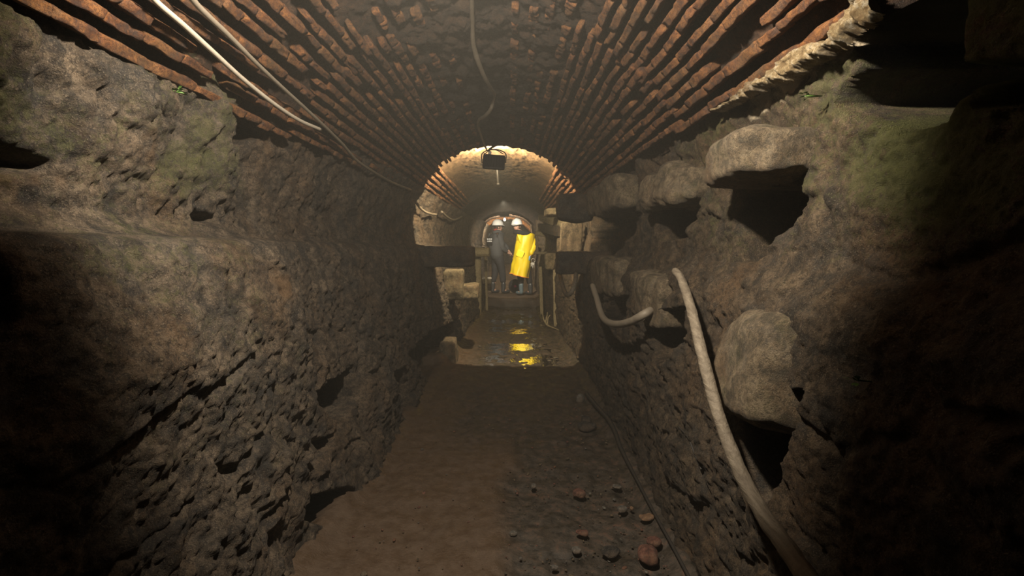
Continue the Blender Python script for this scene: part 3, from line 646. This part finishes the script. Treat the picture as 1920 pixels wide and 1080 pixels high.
fl1 = copy_tree(fl0); fl1.location = (-.17, 9.78, 2.31); fl1.scale = (.55, .8, .6); fl1['label'] = 'small dark lamp under the second arch, just below the hanging rod'
fl2 = copy_tree(fl0); fl2.location = (-.19, 13.3, 2.17); fl2.scale = (1, 1, .8); fl2['label'] = 'farthest dark lamp box at the crown directly above the bright bulb'
a = PY(932, 318, 6.6); b = PY(934, 345, 6.6)
rd = empty('hanging_rod', b, 'short grey rod hanging straight down behind the flood lamp', 'rod')
MB().add(*tube(np.array([(0, 0, 0), a - b, a - b + np.array([0, 0, .12])]), .014, 10)).link('rod', M['cable'], rd)
MB().add(*lathe([(0, -.012), (.02, -.012), (.02, .012), (0, .012)], 12)).link('rod_end', M['cable'], rd)
bl = empty('bulb_lamp', (-.19, 13.3, 2.035), 'small bright bare bulb far along the crown between the two helmets', 'lamp')
em = bpy.data.materials.new('lit_bulb'); em.use_nodes = True; eb = em.node_tree.nodes['Principled BSDF']; eb.inputs['Emission Color'].default_value = (1, .92, .75, 1); eb.inputs['Emission Strength'].default_value = 3
MB().add(*lathe([(0, -.045), (.022, -.038), (.034, -.015), (.030, .012), (.016, .03), (.014, .04), (0, .04)], 16)).link('bulb', em, bl)
MB().add(*lathe([(0, .04), (.02, .04), (.02, .055), (.008, .065), (.006, .068), (0, .068)], 12)).link('socket', M['black'], bl)

# ------------------------------------------------------------------ small plants
def sprig(c, label, n, size, seed, nrm=(-1, 0, 0)):
    rg = random.Random(seed); root = empty('leafy_sprig', c, label, 'plant'); lv = MB()
    for i in range(n):
        d = Vector((nrm[0] + rg.uniform(-.5, .5), rg.uniform(-1, 1), rg.uniform(-.4, 1.1))).normalized(); s = size * rg.uniform(.6, 1.2)
        st = np.array(d) * s * rg.uniform(.6, 1.6); u = np.array(d.cross(Vector((0, .2, 1))).normalized()); f = np.array(d)
        P = [st + f * t * s + u * w_ * s + np.array([0, 0, -.25 * t * t * s]) for t in (0, .33, .66, 1) for w_ in (-.36 * math.sin(math.pi * (t * .8 + .1)), 0, .36 * math.sin(math.pi * (t * .8 + .1)))]
        lv.add(P, [(j * 3 + k, j * 3 + k + 1, j * 3 + k + 4, j * 3 + k + 3) for j in range(3) for k in range(2)])
        MB().add(*tube(np.array([(.03, 0, 0), st * .6, st + f * .1 * s]), .0008 + size * .03, 6)).link('stem', M['leaf'], root) if i < 4 else None
    lv.link('leaves', M['leaf'], root); return root
sprig(PX(1612, 716, .70), 'small green leafy sprig on the right wall beside the wedge-shaped ledge stone', 10, .014, 1)
sprig(PX(1520, 180, .78), 'tiny green sprout high on the right wall under the pale lime crust', 8, .012, 2)
sprig(PX(326, 175, -1.0), 'green fern tuft on the upper left wall near the dark pocket', 9, .016, 3, (1, 0, 0))

# ------------------------------------------------------------------ pale crust of lime at the right springing
cp = spline([PX(a, b, .77) for a, b in ((1650, -2), (1600, 48), (1556, 86), (1500, 116), (1440, 150), (1390, 182), (1350, 206))], 50)
nn = len(cp); mm = 40; tt = np.repeat(np.linspace(0, 1, nn), mm); vv = np.tile(np.linspace(-1, 1, mm), nn); B = np.repeat(cp, mm, 0)
wd = np.interp(tt, [0, .15, .32, .42, .6, 1], [.065, .070, .030, .045, .036, .016]); q = B + np.stack([0 * vv, 0 * vv, vv * wd], 1)
ed = 1 - np.abs(vv) - .45 - .8 * fbm(q, 22, 4, 5)
ins = .035 * sm(0, .35, ed) * (.7 + .6 * fbm(q, 30, 4, 9)) + .012 * np.abs(fbm(q, 90, 3, 12)) - .03 * sm(.1, -.2, ed)
V = q - np.stack([ins, 0 * ins, 0 * ins], 1); Qc = grid_faces(nn, mm, True); Qc = Qc[ed[Qc].min(1) > -.12]
tag(MB().add(V, Qc).link('lime_crust', M['crust']), 'pale yellowish lime crust along the foot of the vault on the right', 'crust', kind='stuff')

# ------------------------------------------------------------------ loose stones on the floor
def pebble(px, py, wpx, hpx, mat, name, label, seed, k=2.6, z=0):
    c = PZ(px, py, z); s = c[1] / F; return stone(name, label, c + np.array([0, 0, hpx * s * .25]), (wpx * s / 2, wpx * s / 2 * .8, max(.006, hpx * s * .45)), seed, mat, rz=seed * 1.3, k=k, noise=.006 + wpx * s * .14, n=14, ns=14, cat='stone' , dents=0)
pebble(1216, 1047, 46, 26, M['redstone'], 'brick_fragment', 'largest rounded red brick fragment on the floor near the bottom of the picture', 1)
pebble(1224, 1021, 28, 18, M['redstone'], 'brick_fragment', 'smaller red brick fragment touching the top of the largest one', 2)
pebble(1166, 957, 22, 14, M['palestone'], 'loose_stone', 'grey-white stone lying next to the small orange pebble', 3)
pebble(1184, 955, 9, 8, M['ochrestone'], 'loose_stone', 'small round orange pebble right of the grey-white stone', 4)
pebble(1213, 972, 30, 10, M['ochrestone'], 'loose_stone', 'flat ochre stone near the dark floor cable', 5)
pebble(1001, 913, 13, 8, M['palestone'], 'loose_stone', 'small pale stone alone in the middle of the dark channel', 6)
pebble(1157, 913, 18, 4, M['palestone'], 'pale_sliver', 'thin white sliver of stone above the grey-white stone', 7)
pebble(1088, 752, 16, 20, M['palestone'], 'loose_stone', 'pale reddish stone at the foot of the right wall by the cable end', 8)
pebble(1086, 928, 24, 16, M['redstone'], 'brick_fragment', 'dull red brick fragment farther up the channel than the grey-white stone', 9)
pebble(963, 1002, 14, 9, M['palestone'], 'loose_stone', 'pinkish white stone on the edge between mud and channel', 10)
pebble(1080, 1033, 20, 9, M['palestone'], 'loose_stone', 'long pale stone left of the largest brick fragment', 11)
pebble(1040, 1066, 14, 9, M['palestone'], 'loose_stone', 'whitish stone at the bottom edge of the picture in the channel', 12)
pebble(976, 1048, 8, 5, M['palestone'], 'loose_stone', 'tiny white pebble at the bottom of the mud edge', 13)
pebble(1012, 651, 8, 5, M['palestone'], 'loose_stone', 'pale pebble on the lit floor right of the water', 14)
pebble(1042, 672, 9, 4, M['palestone'], 'loose_stone', 'flat whitish pebble near the right edge of the lit floor', 15)
pebble(1030, 677, 9, 4, M['palestone'], 'loose_stone', 'dull flat pebble left of the whitish one on the lit floor', 16)
pebble(1100, 802, 34, 18, M['stone_dark'], 'loose_stone', 'dark flat rock by the right wall below the pale reddish stone', 17)
pebble(1100, 790, 22, 12, M['stone_dark'], 'loose_stone', 'small dark rock resting behind the dark flat rock', 18)
pebble(1090, 1000, 26, 10, M['redstone'], 'brick_fragment', 'half-buried brick fragment between the pale stones in the channel', 19)
pebble(1145, 1036, 36, 9, M['stone_dark'], 'loose_stone', 'dark curved stone left of the largest brick fragment', 20)
pebble(650, 925, 26, 12, M['stone_dark'], 'loose_stone', 'dark stone at the foot of the left wall', 21)
# gravel, too much of it to count
gr = MB(); rgg = random.Random(3); protoV, protoQ = cubegrid(2); pu = protoV / np.linalg.norm(protoV, axis=1)[:, None]
for i in range(2600):
    y = 1.2 + 6.5 * rgg.random()**1.8; x = rgg.uniform(-.05, .66) if rgg.random() < .8 else rgg.uniform(-.75, .0)
    s = .0026 * math.exp(rgg.gauss(0, .55)); V = pu * np.array([s * rgg.uniform(.8, 1.6), s * rgg.uniform(.8, 1.4), s * .6])
    V = V @ rot(rgg.uniform(-.4, .4), rgg.uniform(-.4, .4), rgg.uniform(0, 6)).T
    z0 = -.024 if x > 0 else .0
    gr.add(V + np.array([x, y, z0 + rgg.uniform(0, .012)]), protoQ, rgg.choice((0, 0, 0, 1, 1, 2)))
tag(gr.link('gravel', [M['stone'], M['redstone'], M['palestone']], origin=(0, 0, 0)), 'fine gravel scattered over the muddy tunnel floor', 'gravel', kind='stuff')

# ------------------------------------------------------------------ people
def skin_obj(name, verts, edges, radii, mat, parent, sub=2, noise=0, extra=None, seed=0, nsc=14):
    me = bpy.data.meshes.new('s'); me.from_pydata([tuple(v) for v in verts], edges, []); o = bpy.data.objects.new('s', me); C.objects.link(o)
    md = o.modifiers.new('skin', 'SKIN'); md.use_smooth_shade = True
    sv = me.skin_vertices[0].data if me.skin_vertices else None
    if sv is None:
        bm = bmesh.new(); bm.from_mesh(me); bm.verts.layers.skin.verify(); bm.to_mesh(me); bm.free(); sv = me.skin_vertices[0].data
    for i, r in enumerate(radii): sv[i].radius = (r, r) if np.isscalar(r) else r; sv[i].use_root = (i == 0)
    if sub:
        s = o.modifiers.new('sub', 'SUBSURF'); s.levels = sub; s.render_levels = sub
    bpy.context.view_layer.update()
    dg = bpy.context.evaluated_depsgraph_get(); ev = bpy.data.meshes.new_from_object(o.evaluated_get(dg)); bpy.data.objects.remove(o, do_unlink=True)
    n = len(ev.vertices); co = np.empty(n * 3, np.float32); ev.vertices.foreach_get('co', co); co = co.reshape(-1, 3).astype(float)
    if noise:
        no = np.array([v.normal[:] for v in ev.vertices]); co = co + no * (noise * fbm(co * [1, 1, .8], nsc, 4, seed))[:, None]
        ev.vertices.foreach_set('co', co.astype(np.float32).ravel())
    if extra:
        bm = bmesh.new(); bm.from_mesh(ev)
        for V, Q in extra:
            vs = [bm.verts.new(v) for v in V]
            for q in Q:
                try: bm.faces.new([vs[i] for i in dict.fromkeys(q.tolist())])
                except ValueError: pass
        bm.to_mesh(ev); bm.free()
    ev.materials.clear()
    return link(name, ev, mat, parent)
def head_mesh(c, yaw, tilt=0):
    """a head with brow, nose, chin and ears; faces +X before the yaw"""
    V, Q = cubegrid(16); U = V / np.linalg.norm(V, axis=1)[:, None]; x, y, z = U.T
    P = U * np.array([.092, .074, .118])
    jaw = sm(.1, -1, z); P[:, 1] *= 1 - .30 * jaw; P[:, 0] += .016 * jaw * (x > 0) * x; P[:, 0] -= .03 * jaw * (x < 0) * -x * -1
    fr_ = np.exp(-((y / .16)**2)) * sm(.3, .9, x)
    P[:, 0] += fr_ * (.026 * np.exp(-((z + .18) / .17)**2) + .006 * np.exp(-((z + .52) / .07)**2) + .008 * np.exp(-((z + .80) / .12)**2))
    for s in (-1, 1):
        P[:, 0] -= .014 * np.exp(-(((y - s * .36) / .17)**2 + ((z - .05) / .12)**2)) * (x > .3)
        P[:, 1] += s * .020 * np.exp(-(((x + .05) / .16)**2 + ((z + .08) / .24)**2)) * (s * y > .6)
    P[:, 0] += .005 * np.exp(-((z - .22) / .1)**2) * (x > .5)
    Rm = rot(0, tilt, yaw); return P @ Rm.T + c, Q, Rm
def helmet(c, Rm, root):
    V, Q = lathe([(.0, .135), (.045, .132), (.085, .112), (.112, .075), (.126, .03), (.130, .0), (.131, -.006), (.122, -.006), (.118, .02), (.0, .09)], 32)
    V[:, 0] *= 1.10; V[:, 2] = V[:, 2] + .010 * np.exp(-(V[:, 1] / .018)**2) * (V[:, 2] > .03)
    W, B = lathe([(.126, .006), (.136, -.004), (.137, -.009), (.124, -.004)], 32); W[:, 0] *= 1.10
    W[:, 0] += np.where(W[:, 0] > .07, (W[:, 0] - .07) * .38, 0); W[:, 2] -= np.where(W[:, 0] > .09, (W[:, 0] - .09) * .25, 0)
    off = np.array([-.006, 0, .056])
    h = MB().add((V + off) @ Rm.T + c, Q).link('helmet', M['helmet'], root)
    MB().add((W + off) @ Rm.T + c, B).link('helmet_brim', M['helmet'], h)
    MB().add((W * [.97, .97, 1] + off - [0, 0, .012]) @ Rm.T + c, B).link('sweatband', M['blackcloth'], h)
def face_bits(c, Rm, root):
    for s in (-1, 1): MB().add(*rbox(Rm @ np.array([.082, s * .028, .004]) + c, (.006, .011, .006), Rm, 4, 2)).link('eye', M['blackcloth'], root)
    MB().add(*rbox(Rm @ np.array([.094, 0, -.062]) + c, (.005, .020, .006), Rm, 4, 2)).link('lips', M['red'], root)
def hand_chain(V, E, Rr, wi, wrist, d, nrm, thumb, curl=.6, s=1.0):
    """adds palm, four bent fingers and a thumb to a skeleton"""
    d = Vector(d).normalized(); nrm = Vector(nrm).normalized(); side = d.cross(nrm).normalized() * thumb; w0 = Vector(wrist)
    V.append(tuple(w0 + d * .045 * s)); E.append((wi, len(V) - 1)); Rr.append((.036 * s, .020 * s)); pi = len(V) - 1
    for k, L in enumerate((.072, .080, .074, .058)):
        o_ = side * (.030 - .020 * k) * s; b = w0 + d * .088 * s + o_; V.append(tuple(b)); E.append((pi, len(V) - 1)); Rr.append(.0105 * s)
        p = b; dd = d.copy()
        for j, f_ in enumerate((.45, .32, .23)):
            dd = (dd + nrm * curl * (.7 + .25 * j)).normalized(); p = p + dd * L * f_ * s; V.append(tuple(p)); E.append((len(V) - 2, len(V) - 1)); Rr.append((.0095 - .001 * j) * s)
    b = w0 + d * .03 * s + side * .038 * s; V.append(tuple(b)); E.append((pi, len(V) - 1)); Rr.append(.012 * s)
    dd = (d * .7 + side * .6 + nrm * .35).normalized()
    for j in range(2): b = b + dd * .032 * s; V.append(tuple(b)); E.append((len(V) - 2, len(V) - 1)); Rr.append((.011 - .0015 * j) * s); dd = (dd + nrm * .4 - side * .2).normalized()
def person(name, label, base, heading, hips_dx, shoulders_dx, head_c, head_yaw, feet, elbows, hands, build):
    """all points are offsets from the base point between the feet"""
    root = empty(name, base, label, 'person')
    f = np.array([math.cos(heading), math.sin(heading), 0]); s = np.array([-f[1], f[0], 0])   # forward, left
    pel = np.array([*hips_dx, .93]); chest = np.array([*shoulders_dx, 1.33]); neck = chest + [0, 0, .13]; hc = np.array(head_c)
    sh = [chest + s * .175 * k + [0, 0, .07] for k in (1, -1)]; hp = [pel + s * .095 * k - [0, 0, .02] for k in (1, -1)]
    kn = [(hp[i] * .52 + np.array(feet[i]) * .48) + f * .03 for i in range(2)]; kn = [k_ * [1, 1, 0] + [0, 0, .50] for k_ in kn]
    an = [np.array(feet[i]) + [0, 0, .09] for i in range(2)]; toe = [np.array(feet[i]) + f * .15 + [0, 0, .035] for i in range(2)]
    V = [pel, pel * .5 + chest * .5, chest, neck, hc - [0, 0, .09]]; E = [(0, 1), (1, 2), (2, 3), (3, 4)]; Rr = [(.11, .09), (.11, .085), (.15, .10), .052, .055]
    for i in range(2):
        n = len(V); V += [sh[i], elbows[i], hands[i]]; E += [(2, n), (n, n + 1), (n + 1, n + 2)]; Rr += [.055, .042, .028]
        d = np.array(hands[i]) - np.array(elbows[i]); hand_chain(V, E, Rr, n + 2, hands[i], d, f if abs(d[2]) > .1 else (0, 0, -1), 1 if i else -1)
    for i in range(2):
        n = len(V); V += [hp[i], kn[i], an[i], toe[i]]; E += [(0, n), (n, n + 1), (n + 1, n + 2), (n + 2, n + 3)]; Rr += [.085, .055, .038, .035]
    HV, HQ, Rm = head_mesh(hc, head_yaw)
    skin_obj('body', V, E, Rr, M['skin'], root, 1, extra=[(HV, HQ)])
    helmet(hc, Rm, root); face_bits(hc, Rm, root)
    # hair under the helmet
    G, Qg = cubegrid(10); U = G / np.linalg.norm(G, axis=1)[:, None]; P = U * [.097, .083, .105]; keep = (P[Qg].mean(1)[:, 0] < .045) & (P[Qg].mean(1)[:, 2] > -.055)
    MB().add(P @ Rm.T + hc + Rm @ np.array([-.008, 0, .012]), Qg[keep]).link('hair', M['hair'], root)
    # trousers
    V = [pel + [0, 0, .10], pel - [0, 0, .02]]; E = [(0, 1)]; Rr = [(.15, .13), (.175, .145)]
    for i in range(2):
        n = len(V); V += [hp[i] - [0, 0, .08], kn[i], an[i] + [0, 0, .16]]; E += [(1, n), (n, n + 1), (n + 1, n + 2)]; Rr += [.110, .085, .072]
    skin_obj('trousers', V, E, Rr, M['navy'] if build == 'grey' else M['blackcloth'], root, 2, .014, seed=3)
    for i in range(2):
        V = [an[i] + [0, 0, .22], an[i] + [0, 0, .02], np.array(feet[i]) + [0, 0, .045] - f * .03, toe[i] + [0, 0, .012], toe[i] + f * .05 + [0, 0, .008]]
        skin_obj('boot', V, [(0, 1), (1, 2), (2, 3), (3, 4)], [.066, .058, .050, (.050, .044), (.040, .034)], M['boot'] if build == 'grey' or i else M['bootblue'], root, 2)
    return root, f, s, pel, chest, neck, sh, hp, hc, Rm
# grey-clad worker on the left, turned to the right and away, seen from behind
bA = PY(934, 550, 12.6); bA[2] = .178
elA = [(.20, .30, 1.14), (.10, -.12, 1.12)]; haA = [(.27, .18, 1.04), (.25, .02, 1.0)]
root, f, s, pel, chest, neck, sh, hp, hc, Rm = person('person', 'person in dark grey workwear and white helmet, back half turned, left of the yellow raincoat', bA, math.radians(38), (-.02, 0), (-.06, 0), (.0, .02, 1.625), math.radians(20),
    [(-.13, .06, 0), (.13, -.02, 0)], elA, haA, 'grey')
V = [pel - [0, 0, .14], pel * .55 + chest * .45, chest - f * .02, neck - [0, 0, .03]]; E = [(0, 1), (1, 2), (2, 3)]; Rr = [(.235, .20), (.215, .185), (.235, .19), (.12, .11)]
for i in range(2):
    n = len(V); V += [sh[i], elA[i], np.array(haA[i]) * .9 + np.array(elA[i]) * .1]; E += [(2, n), (n, n + 1), (n + 1, n + 2)]; Rr += [.10, .082, .058]
jk = skin_obj('jacket', V, E, Rr, M['grey'], root, 2, .022, seed=5)
V, Q = tube(spline([hc + Rm @ np.array(p) for p in ((-.02, .09, -.10), (-.10, .05, -.12), (-.115, 0, -.125), (-.10, -.06, -.12), (-.02, -.09, -.10), (.05, -.08, -.13))], 6), .042, 12); MB().add(V, Q).link('collar', M['grey'], jk)
V, Q = tube(spline([hc + Rm @ np.array(p) for p in ((-.03, .075, -.05), (-.085, .03, -.06), (-.09, -.02, -.062), (-.06, -.075, -.05))], 6), .026, 10); MB().add(V, Q).link('neck_scarf', M['red'], root)
bk = chest - f * .155 + s * .03      # two rows of reflective lettering blocks on the back panel
MB().add(*rbox(chest - f * .175 - s * .0 - [0, 0, .06], (.020, .115, .10), np.array([f, s, [0, 0, 1]]).T, 8, 6)).link('back_panel', M['blackcloth'], jk)
rf = MB(); rgf = random.Random(2)
for r_ in range(2):
    for k in range(5):
        rf.add(*rbox(chest - f * .196 + s * (.07 - .043 * k) + [0, 0, .005 - .052 * r_], (.004, .015 * rgf.uniform(.8, 1.2), .017 * rgf.uniform(.8, 1.1)), np.array([f, s, [0, 0, 1]]).T, 2, 10))
rf.link('reflective_print', M['reflect'], jk)
# worker in the yellow raincoat
bB = PY(985, 552, 12.15); bB[2] = .178
elB = [(-.14, .22, 1.12), (.20, -.02, 1.16)]; haB = [(-.22, .30, .92), (.09, -.10, .90)]
root, f, s, pel, chest, neck, sh, hp, hc, Rm = person('person', 'person in a bright yellow raincoat and white helmet looking back over the shoulder', bB, math.radians(125), (-.03, 0), (.0, .0), (-.205, -.01, 1.625), math.radians(-112),
    [(-.10, .03, 0), (.12, .0, 0)], elB, haB, 'yellow')
V = [pel * .5 + chest * .5, chest + [.01, 0, .0], neck - [.03, 0, .05]]; E = [(0, 1), (1, 2)]; Rr = [(.15, .13), (.18, .15), (.11, .10)]
for i in range(2):
    n = len(V); V += [sh[i] + [.0, 0, -.01], elB[i], np.array(haB[i]) * .82 + np.array(elB[i]) * .18]; E += [(1, n), (n, n + 1), (n + 1, n + 2)]; Rr += [.100, .085, .070]
cb = skin_obj('raincoat', V, E, Rr, M['yellow'], root, 2, .022, seed=6)
# skirt of the coat, flaring and shifted to the left at the hem
rings = []; kk = 40; zz = np.r_[1.475, 1.465, 1.44, 1.39, np.linspace(1.32, .47, 12)]
for i, zc_ in enumerate(zz):
    t = max(0, (1.44 - zc_) / .97); top = [.45, .78, .94, 1.0][i] if i < 4 else 1; cx_ = .02 - .17 * t; a = np.arange(kk) * 2 * math.pi / kk; ra = (.212 + .01 * t) * top; rb = (.175 + .045 * t) * top
    fold = 1 + .05 * t * np.sin(a * 6 + 1) + .03 * t * np.sin(a * 11 + 2 * t)
    rings.append(np.stack([cx_ + ra * fold * np.cos(a), .0 + rb * fold * np.sin(a), zc_ - .055 * t * np.cos(a)], 1))
V = np.concatenate(rings); Q = np.array([(i * kk + j, (i + 1) * kk + j, (i + 1) * kk + (j + 1) % kk, i * kk + (j + 1) % kk) for i in range(15) for j in range(kk)])
V = V + (V - [np.mean(V[:, 0]), 0, 0]) * [1, 1, 0] * (fbm(V * [1, 1, .5], 9, 4, 8) * .16 + fbm(V * [1, 1, 2.2], 14, 3, 18) * .05)[:, None]
sk = MB().add(V, Q).link('coat_skirt', M['yellow'], cb)
hem = V[-kk:]; MB().add(*tube(np.vstack([hem, hem[:1]]), .013, 8)).link('coat_hem', M['orange'], cb)
MB().add(*rbox((-.125, -.195, .99), (.085, .014, .085), rot(.05, .42, -.25), 8, 8)).link('coat_bright_patch', M['yellowlt'], cb)  # brighter yellow patch laid over the coat for the bent forearm
V, Q = tube(spline([np.array(p) + [-.06, 0, 0] for p in ((-.20, -.05, 1.50), (-.10, -.14, 1.49), (.02, -.14, 1.47), (.12, -.10, 1.46), (.14, .02, 1.46), (.02, .10, 1.47), (-.12, .08, 1.48))], 6), .055, 12); MB().add(V, Q).link('dark_hood', M['blackcloth'], root)
# gloved hand
V = [np.array(haB[1]) * 1.0 + np.array([0, 0, .05])]; E = []; Rr = [.040]
V.append(np.array(haB[1])); E.append((0, 1)); Rr.append(.036)
d = np.array(haB[1]) - np.array(elB[1]); hand_chain(V, E, Rr, 1, haB[1], d, f if abs(d[2]) > .1 else (0, 0, -1), 1, s=1.12)
gl = skin_obj('glove', V, E, Rr, M['glove'], root, 1)
# bunch of keys held in the glove
hb = bB + np.array(haB[1]) + np.array([.06, -.06, -.09])
ky = empty('key_bunch', hb, 'ring of metal keys dangling from the blue glove', 'keys')
ang = np.linspace(0, 2 * math.pi, 25)
for nm, cx_, cz_, r_ in (('key_ring', .03, .02, .045), ('key_ring', .0, -.06, .03)):
    MB().add(*tube(np.stack([cx_ + r_ * np.cos(ang), 0 * ang, cz_ + r_ * np.sin(ang)], 1), .006, 8)).link(nm, M['steel'], ky)
for k, (dx, L) in enumerate(((.01, .10), (.045, .08), (-.02, .06))):
    MB().add(*rbox((dx, .004 * k, -.07 - L / 2), (.009, .003, L / 2), rot(0, -.25 + .2 * k, 0), 3, 8)).add(*rbox((dx, .004 * k, -.06), (.018, .003, .018), None, 3, 3)).link('key', M['steel'], ky)

# ------------------------------------------------------------------ gear around the workers
cr_ = PY(966, 536, 12.75); cr_[2] = .31 - .01
rl = empty('cable_reel', (cr_[0], 12.8, .18), 'round black reel standing on the ground between the two workers', 'reel')
Rr_ = rot(math.radians(90), 0, 0)
for y_ in (-.06, .06): MB().add(*lathe([(0, -.008), (.165, -.008), (.17, 0), (.165, .008), (0, .008)], 32, Rr_, (0, y_, .17))).link('flange', M['blackcloth'], rl)
MB().add(*lathe([(0, -.055), (.11, -.055), (.118, -.03), (.11, 0), (.118, .03), (.11, .055), (0, .055)], 32, Rr_, (0, 0, .17))).link('wound_cable', M['cable'], rl)
MB().add(*lathe([(0, -.02), (.03, -.02), (.035, 0), (.03, .02), (0, .02)], 20, Rr_, (0, -.08, .17))).link('hub', M['magenta'], rl)
pb = PY(913, 524, 11.3)
bx = empty('equipment_box', (-.575, 11.3, .512), 'small dirty white box on the left ledge beside the grey worker\'s leg', 'box')
MB().add(*rbox((0, 0, .055), (.11, .09, .055), rot(0, 0, .2), 10, 12, .006, 10)).link('box_body', M['stone_plain'], bx)
MB().add(*rbox((.0, 0, .125), (.115, .095, .02), rot(0, 0, .2), 10, 10, .004, 10)).link('box_lid', M['white'], bx)
stone('ledge_stone', 'small dark stone ledge holding the dirty white box left of the grey worker', (-.60, 11.35, .43), (.14, .14, .07), 40, M['stone_dark'], k=9, noise=.02)
